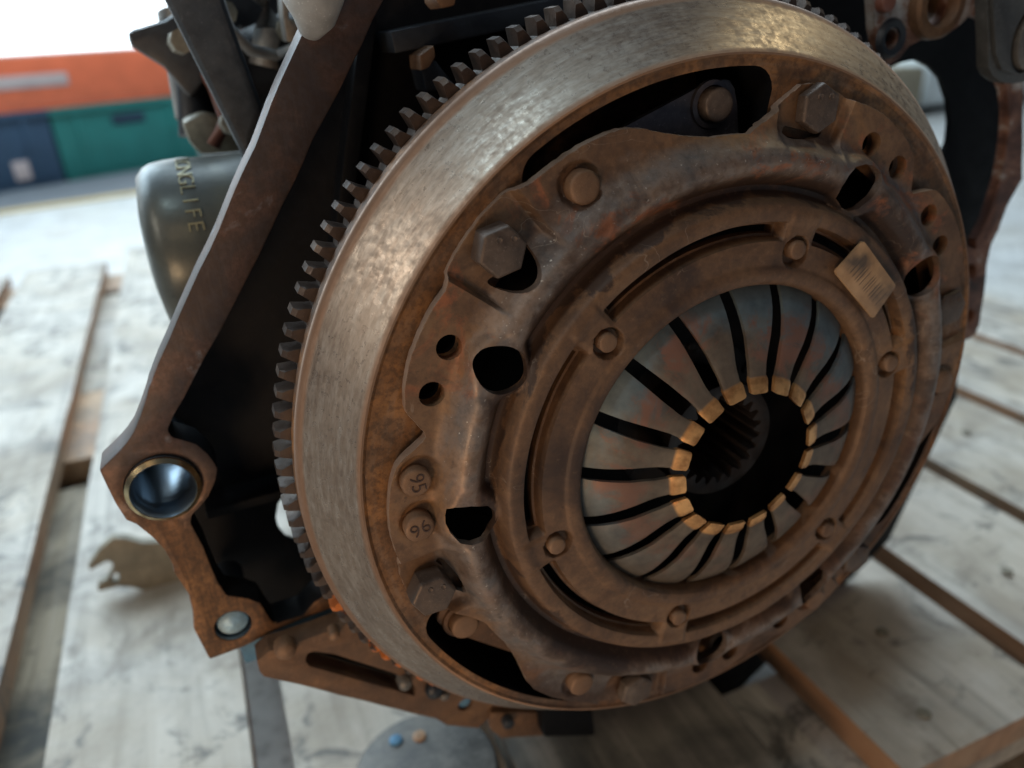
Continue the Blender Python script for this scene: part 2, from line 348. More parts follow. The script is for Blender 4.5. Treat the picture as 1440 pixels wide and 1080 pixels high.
def cut(obj, cutters):
    """boolean-difference a list of (verts, faces) prisms from obj"""
    vs, fs = [], []
    for v, f in cutters:
        k = len(vs); vs += v; fs += [tuple(i+k for i in q) for q in f]
    me = bpy.data.meshes.new('cutter'); off = origin(obj); me.from_pydata([tuple(Vector(v)-off) for v in vs], [], fs)
    bm = bmesh.new(); bm.from_mesh(me); bmesh.ops.recalc_face_normals(bm, faces=bm.faces); bm.to_mesh(me); bm.free()
    co = bpy.data.objects.new('cutter', me); col.objects.link(co); co.matrix_world = Matrix.Translation(off)
    md = obj.modifiers.new('cut', 'BOOLEAN'); md.object = co; md.operation = 'DIFFERENCE'; md.solver = 'EXACT'
    bpy.context.view_layer.update(); dg = bpy.context.evaluated_depsgraph_get()
    nm = bpy.data.meshes.new_from_object(obj.evaluated_get(dg)); obj.modifiers.clear(); obj.data = nm
    bpy.data.objects.remove(co); nm.polygons.foreach_set('use_smooth', [True]*len(nm.polygons)); nm.set_sharp_from_angle(angle=R(28))
def lerp_tab(x, tab):
    if x <= tab[0][0]: return tab[0][1]
    for (a, b), (c, d) in zip(tab, tab[1:]):
        if x <= c: return b+(d-b)*(x-a)/(c-a)
    return tab[-1][1]
def sm(a, b, x):
    t_ = max(0.0, min(1.0, (x-a)/(b-a))); return t_*t_*(3-2*t_)

# ================================================================== SETTING
FLY = -2.55
def plane(name, x0, x1, h0, h1, y, mat):
    o = mesh(name, [V(x0, y, h0), V(x1, y, h0), V(x1, y, h1), V(x0, y, h1)], [(0, 1, 2, 3)], mat); return tag(o, kind='structure')
plane('floor', -30, 60, -45, 12, FLY, 'floor')
# back wall with a bright window opening
def wallbox(name, x0, x1, y0, y1, h0, h1, mat, kind='structure'):
    return tag(box(name, x0, x1, y0, y1, h0, h1, mat), kind=kind)
WZ = -27.5
wallbox('wall', -34, 60, FLY, .84, WZ-1, WZ, 'wall')
win = tag(bpy.data.objects.new('window', None), 'overexposed bright window behind the stacked crates', 'window'); col.objects.link(win); win.location = V(-6, .84, WZ); ORG[win.name] = Vector(win.location)
box('pane', -34, 14, .84, 16, WZ-.6, WZ-.5, 'glow', win, win.location)
for xx in (-34.3, 14.0): box('frame', xx, xx+.3, .84, 16, WZ-.7, WZ, 'cabinet', win, win.location)

# ================================================================== PALLET
PY = -1.6
pal = tag(bpy.data.objects.new('pallet', None), 'weathered wooden pallet carrying the engine', 'pallet'); col.objects.link(pal)
pal.location = V(0, FLY, -4); ORG[pal.name] = Vector(pal.location)
def board(name, x0, x1, h0, h1, ytop, th, mat, parent=pal, seed=0, edge=.003):
    """sawn board with slightly uneven edges, long axis along h"""
    rng = random.Random(seed); vs, fs = [], []; n = 26; dz = rng.uniform(-.012, .012)
    for i in range(n+1):
        h = h0+(h1-h0)*i/n; a = noise.noise((h*1.3, seed*3.1, 0))*.012; b = noise.noise((h*1.3, seed*3.1, 7))*.012; w = noise.noise((h*.6, seed, 3))*.010
        for (x, y) in ((x0+a, ytop-th), (x1+b, ytop-th), (x1+b, ytop+w+dz), (x0+a, ytop+w+dz)): vs.append(V(x, y, h))
    for i in range(n):
        for k in range(4): fs.append((i*4+k, i*4+(k+1) % 4, (i+1)*4+(k+1) % 4, (i+1)*4+k))
    fs.append((0, 1, 2, 3)); fs.append((n*4, n*4+3, n*4+2, n*4+1))
    o = mesh(name, vs, fs, mat, parent, V((x0+x1)/2, ytop-th, (h0+h1)/2), smooth=True, sharp=40)
    if mat == 'wood':
        o.data.materials.append(M['wood_side'])
        for p in o.data.polygons:
            if abs(p.normal.z) < .5: p.material_index = 1
    return o
tops = [(-5.6, -4.55), (-4.42, -3.45), (-3.25, -2.34), (-2.10, -1.33), (-1.18, -.50), (-.40, .50), (.88, 1.72), (1.85, 2.64), (2.76, 3.62), (3.75, 4.6), (4.72, 5.6)]
for i, (a, b) in enumerate(tops):
    o = board('board', a, b, -9.6 if i != 3 else -10.2, .27, PY, .13, 'wood_oily' if i == 5 else 'wood', seed=i)
    if i == 5: o['label'] = 'oil-soaked dark board under the clutch'
for i, (h0, h1) in enumerate(((-5.42, -4.15), (-9.4, -8.6), (-.42, .24))):
    vs, fs = prism_data([(-5.6, PY-.30), (5.6, PY-.30), (5.6, PY-.135), (-5.6, PY-.135)], h0, h1)
    mesh('cross_board', vs, fs, 'wood_tan' if i < 2 else 'wood', pal, V(0, PY-.3, (h0+h1)/2), bevel=.0012)
for x0 in (-5.4, -2.9, .15, 2.2, 4.9):
    for (h0, h1) in ((-5.4, -4.3), (-9.3, -8.6), (-.40, .2)):
        box('block', x0, x0+.7, FLY+.14, PY-.305, h0, h1, 'wood_tan', pal, V(x0+.35, FLY+.14, (h0+h1)/2), bevel=.001)
for i, (a, b) in enumerate(((-5.6, -4.7), (-3.15, -2.12), (-.1, .85), (1.95, 2.95), (4.7, 5.6))):
    board('bottom_board', a, b, -9.6, .27, FLY+.135, .13, 'wood_dirty', seed=20+i)
board('gap_fill_board', -2.42, -2.02, -8.5, -5.5, PY-.16, .12, 'wood', seed=40)  # extra board added at mid height so the gap looks bright
board('bottom_board', -3.3, -2.02, -4.05, -.46, PY-.30, .12, 'wood_dirty', seed=41)  # raised out of the shade so it shows lighter in the gap
# nail heads
for i, (x, h) in enumerate([(2.35, -1.25), (2.2, -.35), (-1.75, -.75), (1.35, -.3), (1.15, .1), (3.2, -1.4)]):
    lathe_pts = [(0.028, 0), (0.026, .004), (0.0001, .006)]
    vs = []; fs = []
    for k in range(12):
        a = 2*pi*k/12
        for r, dy in lathe_pts: vs.append(V(x+r*cos(a), PY+.012+dy, h+r*sin(a)))
    for k in range(12):
        for q in range(2): fs.append((k*3+q, k*3+q+1, ((k+1) % 12)*3+q+1, ((k+1) % 12)*3+q))
    mesh('nail', vs, fs, 'bracket_steel', pal, V(x, PY, h))

# ================================================================== CRATES
A_, B_ = Vector((-4.36, -23.97)), Vector((-.84, -25.59)); dirx = (B_-A_).normalized(); diry = Vector((dirx.y, -dirx.x))
def crate(name, s0, s1, y0, y1, depth, mat, label, slotmat='slot_dark', slot=None, ribs=True, strip=None, front=0.0):
    """crate whose front runs along the A-B line; s measured along it from A"""
    mid = A_+dirx*((s0+s1)/2)+diry*(depth/2+front)*1.0
    if diry.y > 0: pass
    base = Vector(V(mid.x, y0, mid.y)); e = bpy.data.objects.new(name, None); col.objects.link(e); e.location = base; ORG[e.name] = base
    tag(e, label, 'crate', 'stacked plastic crates')
    def W(s, d, y): p = A_+dirx*s+diry*(d+front); return V(p.x, y, p.y)
    def bx(nm, a, b, d0, d1, ya, yb, mt, bev=.003):
        vs = [W(a, d0, ya), W(b, d0, ya), W(b, d1, ya), W(a, d1, ya), W(a, d0, yb), W(b, d0, yb), W(b, d1, yb), W(a, d1, yb)]
        return mesh(nm, vs, [(0, 1, 2, 3), (4, 5, 6, 7), (0, 1, 5, 4), (1, 2, 6, 5), (2, 3, 7, 6), (3, 0, 4, 7)], mt, e, base, bevel=bev)
    w = .12
    bx('bottom', s0+.02, s1-.02, .02, depth-.02, y0, y0+w, mat)
    bx('wall', s0, s1, 0, w, y0+w+.01, y1, mat); bx('wall', s0, s1, depth-w, depth, y0+w+.01, y1, mat)
    bx('wall', s0, s0+w, w+.01, depth-w-.01, y0+w+.01, y1, mat); bx('wall', s1-w, s1, w+.01, depth-w-.01, y0+w+.01, y1, mat)
    if ribs:
        for f in (.16, .84): bx('rib', s0+(s1-s0)*f-.07, s0+(s1-s0)*f+.07, -.05, -.005, y0+w, y1-.15, mat)
        bx('rim', s0-.03, s1+.03, -.07, -.005, y1-.16, y1+.01, mat)
    if slot: bx('handle', s0+(s1-s0)*slot[0], s0+(s1-s0)*slot[1], -.03, -.006, y0+(y1-y0)*slot[2], y0+(y1-y0)*slot[3], slotmat)
    if strip: bx('label_strip', s0+(s1-s0)*strip[0], s0+(s1-s0)*strip[1], -.03, -.006, y0+(y1-y0)*strip[2], y0+(y1-y0)*strip[3], 'pale_label')
    return e
if diry.y > 0: diry = -diry
crate('crate', .04, 4.05, FLY+.03, -.58, 5.0, 'green', 'green plastic crate on the floor under the orange one', slot=(.40, .64, .70, .84))
crate('crate', -4.1, -.03, FLY+.03, -.58, 5.0, 'navy', 'dark blue plastic crate beside the green crate', slot=(.3, .55, .5, .6), strip=(.70, .80, .12, .38))
crate('crate', -5.2, 4.25, -.555, .80, 4.6, 'orange', 'long orange crate stacked on the green and blue crates', ribs=False, strip=(.10, .63, .42, .66), front=-.05)
mt = mesh('floor_mat', [V(-9, FLY+.03, -26.5), V(6, FLY+.03, -27.3), V(6, FLY+.03, -22.6), V(-9, FLY+.03, -19.8), V(-9, FLY, -26.5), V(6, FLY, -27.3), V(6, FLY, -22.6), V(-9, FLY, -19.8)], [(0, 1, 2, 3), (4, 5, 6, 7), (0, 1, 5, 4), (1, 2, 6, 5), (2, 3, 7, 6), (3, 0, 4, 7)], 'mat_grey', None, V(0, FLY, -23))
tag(mt, 'grey floor mat with a yellow edge under the crates', 'mat')
mesh('yellow_edge', [V(-9, FLY+.034, -19.8), V(6, FLY+.034, -22.6), V(6, FLY+.034, -22.1), V(-9, FLY+.034, -19.3), V(-9, FLY+.004, -19.8), V(6, FLY+.004, -22.6), V(6, FLY+.004, -22.1), V(-9, FLY+.004, -19.3)], [(0, 1, 2, 3), (4, 5, 6, 7), (0, 1, 5, 4), (1, 2, 6, 5), (2, 3, 7, 6), (3, 0, 4, 7)], 'yellow', mt, V(0, FLY, -23))
# white cabinet and beige box seen through the casting's round opening
def simple_box(name, x0, x1, y0, y1, h0, h1, mat, label, cat, door='cabinet'):
    base = Vector(V((x0+x1)/2, y0, (h0+h1)/2)); e = bpy.data.objects.new(name, None); col.objects.link(e); e.location = base; ORG[e.name] = base; tag(e, label, cat)
    box('body', x0, x1, y0+.25, y1, h0, h1, mat, e, base, bevel=.004); box('shadow_base', x0+.15, x1-.15, y0, y0+.24, h0+.1, h1-.2, 'black_grease_shade', e, base)  # black base stands in for the shadow under the box
    box('door', x0+.08, x1-.08, y0+.4, y1-.1, h1+.004/S*.3, h1+.14, door, e, base, bevel=.003); return e
simple_box('white_cabinet', 21.35, 27, FLY, 3.5, -22, -18, 'cabinet', 'white enamel cabinet seen through the round opening at right', 'cabinet')
simple_box('beige_box', 17.0, 20.9, FLY, -1.0, -22, -17.6, 'beige', 'beige box left of the white cabinet behind the engine', 'box', 'beige')
e = simple_box('orange_box', 19.5, 22, FLY, -1.9, -12.5, -10.6, 'orange', 'small orange box on the floor at the right edge', 'box', 'orange')

# ================================================================== ENGINE
EB = Vector(V(0, PY, -1.5)); EO = Vector((0, 0, 0))
eng = tag(bpy.data.objects.new('engine', None), 'greasy engine on the pallet with its rusty clutch facing us', 'engine'); col.objects.link(eng); eng.location = EB; ORG[eng.name] = EB
HF = -.30
outer = [(470, -60), (425, 50), (343, 235), (280, 380), (222, 510), (207, 546), (204, 557), (194, 586), (186, 608), (178, 622), (169, 633), (139, 661), (178, 733), (192, 739), (214, 756), (231, 774), (242, 794), (244, 805), (264, 836), (271, 860), (272, 886), (296, 927), (343, 910), (400, 883), (473, 853)]
inner = [(467, 847), (455, 838), (440, 848), (425, 866), (400, 873), (387, 878), (380, 867), (367, 848), (350, 842), (320, 838), (307, 820), (297, 793), (287, 770), (267, 735), (269, 724), (282, 713), (295, 700), (306, 678), (308, 660), (301, 648), (292, 637), (277, 625), (257, 619), (242, 615), (236, 605), (245, 582), (260, 560), (290, 503), (330, 427), (366, 360), (414, 257), (455, 170), (496, 90), (541, 0), (575, -60)]
_inner_dense = rough_poly(poly(inner, HF), 0, .015)[:-12]
oh1 = circ(*un(230, 685, HF), .088, 32); oh2 = circ(*un(328, 881, HF), .048, 28)
fr = prism('mounting_frame', rough_poly(poly(outer+inner, HF), .006, .05), HF-.10, HF, 'frame', eng, EO, holes=[oh1, oh2], bevel=.0012, seg=2)
fr.data.materials.append(M['black_grease_shade'])  # inner walls coloured black to carry the cavity shade
_in = poly(inner, HF)
for p in fr.data.polygons:
    if abs(p.normal.y) < .4:
        cx0, cz0 = p.center.x/S, p.center.z/S
        if min((cx0-a)**2+(cz0-b)**2 for a, b in _inner_dense) < .02**2: p.material_index = 1
fr['label'] = 'rusty brown cast mounting frame with machined bosses'
# deep rim web behind the frame, narrower
inner2 = [(x+14, y) for x, y in inner]
M['plug_light_blue'] = dusty_metal('plug_light_blue', (.20, .34, .46), (.34, .54, .68), (.55, .74, .84), .15, .4, scale=50)  # bluish light in the hole put into a pale blue colour
# threaded insert in the large boss
bc = un(230, 685, HF)
lathe('threaded_insert', [(.087, HF-.02), (.087, HF+.012), (.076, HF+.020), (.070, HF+.010), (.068, HF-.01)]+[(.066-(.006 if k % 2 else 0), HF-.02-.013*k) for k in range(22)]+[(.062, HF-.30)], 'thread', eng, bc, 48, EO, sharp=60)
lathe('brass_sleeve', [(.0868, HF-.03), (.0868, HF-.004), (.0872, HF+.0135), (.0768, HF+.0215), (.0765, HF+.012)], 'brass', eng, bc, 48, EO)
lathe('bolt_hole_sleeve', [(.0475, HF-.25), (.0475, HF-.004)], 'thread', eng, un(328, 881, HF), 28, EO)
disc_head('hole_light_plug', un(328, 881, HF), .044, HF-.09, HF-.015, 'plug_light_blue', eng, 28, dome=1.5, loc=EO, rnd=.3)  # added disc; its pale blue stands in for light filling the hole
# back wall of the clutch housing with see-through holes
HB = -.62
back = [(500, -80), (400, 150), (320, 330), (250, 500), (225, 590), (190, 640), (170, 690), (222, 748), (270, 795), (300, 832), (350, 850), (400, 868), (480, 850), (640, 960), (1000, 1010), (1250, 760), (1345, 560), (1350, 478), (1362, 380), (1388, 330), (1404, 250), (1414, 115), (1395, 0), (1385, -80)]
hl = [un(x, y, HB) for x, y in [(388, 728), (391, 708), (399, 697), (412, 694), (430, 700), (440, 720), (436, 748), (420, 762), (402, 756), (392, 744)]]
hr = [un(x, y, HB) for x, y in [(1235, 105), (1247, 97), (1267, 88), (1287, 84), (1307, 93), (1323, 110), (1333, 140), (1336, 173), (1333, 200), (1323, 223), (1300, 240), (1270, 235), (1240, 200), (1228, 150)]]
bk = [(x*1.0, y*1.0) for x, y in poly(back, HB)]
prism('housing_wall', bk, HB-.02, HB, 'black_grease_shade', eng, EO, holes=[hl, hr], bevel=.001)
# ribs in the cavity
def rib(a, b, w, h0, h1, mat='black_grease_shade', nm='rib'):
    (x0, y0), (x1, y1) = a, b; d = hypot(x1-x0, y1-y0); nx, ny = -(y1-y0)/d*w/2, (x1-x0)/d*w/2
    return prism(nm, [(x0+nx, y0+ny), (x0-nx, y0-ny), (x1-nx, y1-ny), (x1+nx, y1+ny)], h0, h1, mat, eng, EO, bevel=.0008)
rib(un(290, 720, HB+.1), un(400, 690, HB+.1), .03, HB+.01, HB+.12)
rib(un(520, 20, HB+.1), un(470, 420, HB+.1), .04, HB+.01, HB+.10); rib(un(560, 60, HB+.2), un(900, -10, HB+.2), .05, HB+.01, HB+.15, 'dark_cast')
# side skirt joining frame and housing wall on the left and the top
sk = poly([(x, y) for x, y in outer[1:17]], HF-.02)
# block body behind the housing
box('block_body', -.50, .95, -1.35, 1.5, -3.4, HB-.06, 'black_grease_shade', eng, EO, bevel=.003)
box('sump', -.40, .85, -1.59, -1.36, -3.2, -.95, 'dark_cast', eng, EO, bevel=.003)
# right hand part of the casting
t = NT('side_casting'); n1 = t.noise(34, 7, .68, dist=.6); n2 = t.noise(160, 5, .6)
c = t.ramp(n1, [(.34, (.035, .020, .018)), (.44, (.11, .052, .038)), (.52, (.24, .12, .08)), (.57, (.38, .33, .30)), (.66, (.50, .48, .46))])
c = t.mix(t.ramp(n2, [(.45, 0.0), (.7, .6)]), c, (.06, .03, .022))
M['side_cast'] = t.out(c, .55, .3, t.bump(n2, .5, .0006))
rout = [(1225, -60), (1450, -60), (1445, 60), (1440, 115), (1437, 253), (1417, 290), (1403, 325), (1393, 345), (1388, 372), (1385, 398), (1377, 457), (1372, 468), (1365, 474), (1340, 484), (1325, 470), (1335, 350), (1357, 350), (1373, 350), (1373, 337), (1390, 307), (1407, 253), (1418, 190), (1420, 160), (1416, 128), (1404, 100), (1392, 60), (1384, 28), (1366, 18), (1352, 30), (1335, 46), (1302, 52), (1278, 64), (1266, 82), (1250, 92), (1238, 76), (1232, 40)]
ho = [circ(*un(1312, 6, HF), .058, 28), circ(*un(1252, 54, HF), .026, 20), circ(*un(1362, 386, HF), .040, 20), circ(*un(1361, 447, HF), .034, 20)]
ro = prism('side_flange', rough_poly(poly(rout, HF), .008, .05, 3), HF-.035, HF, M['side_cast'], eng, EO, holes=ho, bevel=.0012)
ro['label'] = 'rusty right edge of the engine casting with bolt holes'
lathe('boss', [(.060, HF-.1), (.060, HF+.03), (.064, HF+.038), (.086, HF+.038), (.094, HF+.028), (.096, HF)], 'rust_dust', eng, un(1312, 6, HF), 36, EO)
lathe('boss', [(.030, HF-.06), (.030, HF+.01), (.046, HF+.014), (.056, HF)], 'dark_cast', eng, un(1252, 54, HF), 28, EO)
disc_head('plug', un(1240, 4, HF), .026, HF, HF+.03, 'red_brown', eng, loc=EO)
# grey lifting bracket at the top right
gp = poly([(1390, -60), (1388, 0), (1390, 60), (1390, 94), (1396, 106), (1408, 115), (1425, 118), (1450, 114), (1480, 100), (1500, 40), (1500, -60)], -.12)
gh = circ(*un(1447, 57, -.12), .036, 32, .056)
prism('lifting_bracket', gp, -.16, -.12, 'grey_paint', eng, EO, holes=[gh], bevel=.0014)
gp2 = poly([(1398, -60), (1400, 20), (1403, 75), (1412, 98), (1430, 104), (1470, 100), (1500, 40), (1500, -60)], -.10)
prism('bracket_rib', gp2, -.118, -.105, 'grey_paint', eng, EO, holes=[circ(*un(1447, 57, -.1), .060, 32, .085)], bevel=.0012)
cxx, cyy = un(1447, 57, -.11)
vs, fs = prism_data(circ(cxx, cyy, .054, 36, .078), -.117, -.098, [circ(cxx, cyy, .030, 36, .046)]); mesh('bushing', vs, fs, 'grey_cast', eng, EO, bevel=.001)

# lower plate with slot below the flywheel
HL = -.22
lp = [(361, 931), (366, 945), (372, 951), (612, 1011), (628, 1020), (673, 1023), (689, 1008), (692, 994), (760, 1000), (850, 985), (700, 930), (560, 862), (500, 872), (482, 880), (432, 899), (378, 917)]
sl = [(430, 925), (433, 919), (441, 916), (470, 920), (552, 946), (578, 958), (586, 970), (583, 979), (560, 972), (435, 937), (430, 931)]
low = prism('lower_plate', rough_poly(poly(lp, HL), .005, .05, 9), HL-.07, HL, 'rust_dust', eng, EO, holes=[poly(sl, HL), circ(*un(655, 991, HL), .026, 20)], bevel=.0012)
low['label'] = 'brown lower cover plate with a long dark slot'
disc_head('hole_light_plug', un(655, 991, HL), .024, HL-.05, HL-.012, 'blue_steel_cool_light', eng, 20, dome=1.2, loc=EO)  # added plug; its blue stands in for light seen through the hole
prism('slot_back', [(x, y) for x, y in poly([(400, 905), (600, 960), (610, 995), (420, 950)], HL-.14)], HL-.2, HL-.14, 'black_grease_shade', eng, EO)
prism('cool_lit_strip', poly([(336, 908), (470, 852), (486, 868), (484, 884), (380, 922), (345, 934)], HF-.02), HF-.08, HF-.02, 'blue_steel_cool_light', eng, EO, bevel=.001)  # strip under the frame; cool light is put into its blue colour
for (px, py, rr, mt) in ((402, 915, .030, 'rivet'), (470, 893, .016, 'rivet'), (570, 962, .022, 'grey_cast'), (612, 972, .03, 'dark_cast'), (625, 978, .016, 'grey_cast')):
    disc_head('casting_lump', un(px, py, HL+.02), rr, HL-.01, HL+.03, mt, eng, 10, dome=1.2, loc=EO, rnd=.5)
# pieces under the flywheel
prism('bottom_rail', poly([(690, 1003), (762, 1002), (768, 1036), (705, 1040), (690, 1028)], -.2), -.32, -.2, 'rust_dust', eng, EO, bevel=.002)
disc_head('casting_lump', un(715, 1017, -.18), .02, -.2, -.17, 'dark_cast', eng, 14, loc=EO)
prism('drain_box', poly([(762, 998), (835, 1000), (838, 1036), (765, 1038)], -.15), -.35, -.15, 'black_grease_shade', eng, EO, bevel=.002)
# parts behind, top left
def at(px, py, h): x, y = un(px, py, h); return Vector(V(x, y, h))
box_pts = [(x, y) for x, y in poly([(212, -40), (302, -40), (372, 158), (348, 232)], -.75)]
M['strut_paint'] = dusty_metal('strut_paint', (.030, .038, .048), (.050, .060, .072), (.085, .085, .088), .2, .5)
prism('strut', box_pts, -.83, -.75, 'strut_paint', eng, EO, bevel=.004, seg=3)['label'] = 'flat dark steel strut running up behind the frame'
prism('dark_bracket', poly([(177, 44), (232, 28), (300, -20), (330, 60), (268, 140), (230, 95), (184, 66)], -1.3), -1.7, -1.3, 'dark_cast', eng, EO, bevel=.004)
tube('pump_body', [at(260, 20, -1.6), at(285, 165, -1.5)], .09*S, 'grey_cast', eng, EO)
tube('pump_body', [at(230, 40, -1.5), at(268, 100, -1.45), at(282, 190, -1.4)], [.07*S, .055*S, .07*S], 'dark_cast', eng, EO)
prism('cast_ear', poly([(255, 172), (285, 158), (340, 175), (345, 214), (282, 219), (266, 200)], -1.25), -1.45, -1.25, 'bracket_steel', eng, EO, bevel=.003)
tube('hose', [at(330, 120, -1.5), at(400, 95, -1.3), at(460, 70, -1.2)], .15*S, 'black_grease_shade', eng, EO)
prism('pulley_cover', poly([(300, -30), (440, -30), (428, 120), (372, 128), (345, 95), (338, 60)], -1.6), -2.0, -1.6, 'dark_cast', eng, EO, holes=[circ(*un(345, 70, -1.6), .03, 16, .08)], bevel=.004)
tube('bypass_pipe', [at(365, -20, -1.2), at(385, 40, -1.2), at(378, 95, -1.2)], .06*S, 'grey_cast', eng, EO)
for (px, py) in ((312, 20), (400, 45), (252, 60), (322, 175)): tube('bolt_end', [at(px, py, -1.2), at(px+5, py-3, -1.12)], .035*S, 'bracket_steel', eng, EO, 8)
tube('stud', [at(440, -40, -.2), at(440, 0, -.22), at(442, 22, -.25), at(436, 44, -.28)], [.075*S, .06*S, .045*S, .025*S], 'pale_alloy', eng, EO, 18)
tube('wire', [at(300, -20, -1.1), at(322, 40, -1.05), at(352, 70, -1.1), at(390, 78, -1.15), at(430, 60, -1.1)], .018*S, 'pale_alloy', eng, EO, 10)
tube('wire', [at(245, -20, -1.4), at(262, 60, -1.35), at(300, 120, -1.3), at(318, 170, -1.2), at(300, 205, -1.2)], .022*S, 'red_brown', eng, EO, 10)
prism('cast_ear', poly([(395, -20), (432, -20), (440, 30), (425, 62), (404, 58), (398, 20)], -.95), -1.05, -.95, 'grey_cast', eng, EO, holes=[circ(*un(417, 22, -.95), .022, 14)], bevel=.002)
# bits in the dark upper cavity
prism('lug', poly([(590, 78), (611, 63), (613, 80), (604, 95), (592, 100)], -.4), -.5, -.4, 'rivet', eng, EO, bevel=.001)
prism('lug', poly([(592, 97), (612, 84), (640, 120), (600, 130)], -.45), -.55, -.45, 'dark_cast', eng, EO, bevel=.001)
prism('lug', poly([(612, -20), (645, -20), (640, 8), (622, 12), (614, 2)], -.35), -.45, -.35, 'rivet', eng, EO, bevel=.001)

# oil filter
M['filter_relief'] = plain('filter_relief', (.34, .32, .20), .35, .4)
fx, fy = un(224, 352, -.98); fc = Vector(V(fx, fy, -.98)); fdir = Vector((1.0, 0, 0)); q = fdir.to_track_quat('Z', 'Y')
fdist = (Vector((fx, fy, -.98))-Vector(CAM)).dot(Vector(WM[2])); FR = 120/FPX*fdist*S
prof = [(0.001, -.004), (.5, -.004), (.84, -.002), (.93, .001), (.97, .004), (.99, .009), (1.0, .015), (1.0, .018), (.990, .021), (.985, .12)]
vs, fs = [], []; n = 72
for i in range(n):
    a = 2*pi*i/n
    for r, d in prof: vs.append(tuple(fc+q @ Vector((r*FR*cos(a), r*FR*sin(a), d*1.0))))
k_ = len(prof)
for i in range(n):
    j = (i+1) % n
    for k in range(k_-1): fs.append((i*k_+k, i*k_+k+1, j*k_+k+1, j*k_+k))
of = mesh('oil_filter', vs, fs, 'filter', eng, fc, smooth=True, sharp=60); of['label'] = 'dented oil filter can with embossed lettering'
def text_mesh(txt, size, depth):
    cu = bpy.data.curves.new('txt', 'FONT'); cu.body = txt; cu.size = size; cu.extrude = depth; cu.align_x = 'CENTER'; cu.align_y = 'CENTER'; cu.resolution_u = 3; cu.offset = -size*.012
    o = bpy.data.objects.new('txt', cu); col.objects.link(o); bpy.context.view_layer.update()
    me = bpy.data.meshes.new_from_object(o.evaluated_get(bpy.context.evaluated_depsgraph_get())); bpy.data.objects.remove(o); return me
FTA = {}
def place_letter(name, me, mat, parent, M4, rel):
    me = me.copy(); me.transform(Matrix.Translation(-Vector(rel)) @ M4); me.materials.clear(); me.materials.append(M[mat]); return link(name, me, parent, rel)
# direction from filter axis towards the camera
u3, w3 = Vector((0, -1, 0)), Vector((0, 0, 1))
for k, ch in enumerate('LONGLIFE'):
    a = R(24+(7-k)*8.3); out_ = u3*cos(a)+w3*sin(a)
    pos = fc+fdir*(.118*S)+out_*(FR*.990); xax = u3*sin(a)-w3*cos(a)
    Rm = Matrix((xax, out_.cross(xax), out_)).transposed().to_4x4(); Rm.translation = pos
    place_letter('embossed_letter', text_mesh(ch, .0086, .0008), 'filter_relief', of, Rm, fc)

# ------------------------------------------------------------------ flywheel
fwp = [(.55, -.06), (.715, -.06), (.722, .120), (.84, .126), (.872, .1275), (.8795, .132), (.884, .1315), (.990, .0135), (.9965, .006), (1.0, -.003), (1.0, -.036), (.994, -.041), (.93, -.042), (.93, -.20), (.55, -.20)]
vs, fs = [], []; n = 540; k_ = len(fwp)
for i in range(n):
    a = 2*pi*i/n
    for r, h in fwp: vs.append(V(r*cos(a), r*sin(a), h))
for i in range(n):
    j = (i+1) % n
    for k in range(k_): fs.append((i*k_+k, i*k_+(k+1) % k_, j*k_+(k+1) % k_, j*k_+k))
fw = mesh('flywheel', vs, fs, 'face', eng, EO, smooth=True); fw['label'] = 'steel flywheel with a bright machined bevelled rim'
def arcpoly(r0, r1, a0, a1, rc=.03, n=26):
    pts = []
    da1 = degrees(rc/r1); da0 = degrees(rc/r0)
    for i in range(n+1): a = R(a0+da1+(a1-a0-2*da1)*i/n); pts.append((r1*cos(a), r1*sin(a)))
    for i in range(1, 6): f = i/6*pi/2; rr = r1-rc+rc*cos(f); a = R(a1-da1+da1*sin(f)); pts.append((rr*cos(a), rr*sin(a)))
    for i in range(n+1): a = R(a1-(a1-a0)*i/n); pts.append((r0*cos(a), r0*sin(a)))
    for i in range(1, 6): f = i/6*pi/2; rr = r1-rc+rc*sin(f); a = R(a0+da1-da1*cos(f)); pts.append((rr*cos(a), rr*sin(a)))
    return pts
cut(fw, [prism_data(arcpoly(.60, .857, 81.5+120*k, 125.5+120*k, .06), -.15, .3) for k in range(3)]+[prism_data(circ(.768*cos(R(a+120*k)), .768*sin(R(a+120*k)), .029, 20), -.1, .3) for k in range(3) for a in (150.2, 158.0, 171.9, 180.2)])
fw.data.materials.append(M['rim']); fw.data.materials.append(M['black_grease_shade'])
fw.data.materials[0] = M['face']
for p in fw.data.polygons:
    c_ = p.center; r = hypot(c_.x, c_.z)/S
    if r > .8805 and p.normal.y < -.2 or (r > .985 and p.normal.y < .3 and c_.y/S < .012): p.material_index = 1
    elif r < .861 and abs(p.normal.y) < .35: p.material_index = 2  # window and hole walls blackened; recess shade put into the colour
# ring gear
NTO = 136; vs, fs = [], []; hf, hb = -.046, -.100
ring = []
for i in range(NTO):
    a = 360/NTO*i+1.2
    for da, r in ((-1.05, .995), (-.92, 1.000), (-.72, 1.010), (-.36, 1.033), (.48, 1.034), (.74, 1.010), (.90, .999)): ring.append((a+da, r))
m_ = len(ring); chf = .006
prev = None
rings = [(.93, hf-.002, 0), ('o', hf, 0), ('b', hb, 0), (.93, hb, 0)]
for i, (a, r) in enumerate(ring):
    aa = R(a); tooth = i//7; wob = .003*noise.noise((tooth*1.7, 0, 0))
    ro_ = r+(wob if r > 1.02 else 0)
    top = r > 1.02
    for rr, hh in ((.93, hf), (ro_-(.010 if top else 0), hf), (ro_, hf-(.010 if top else .002)), (ro_, hb), (.93, hb)):
        vs.append(V(rr*cos(aa), rr*sin(aa), hh))
for i in range(m_):
    j = (i+1) % m_
    for k in range(4): fs.append((i*5+k, i*5+k+1, j*5+k+1, j*5+k))
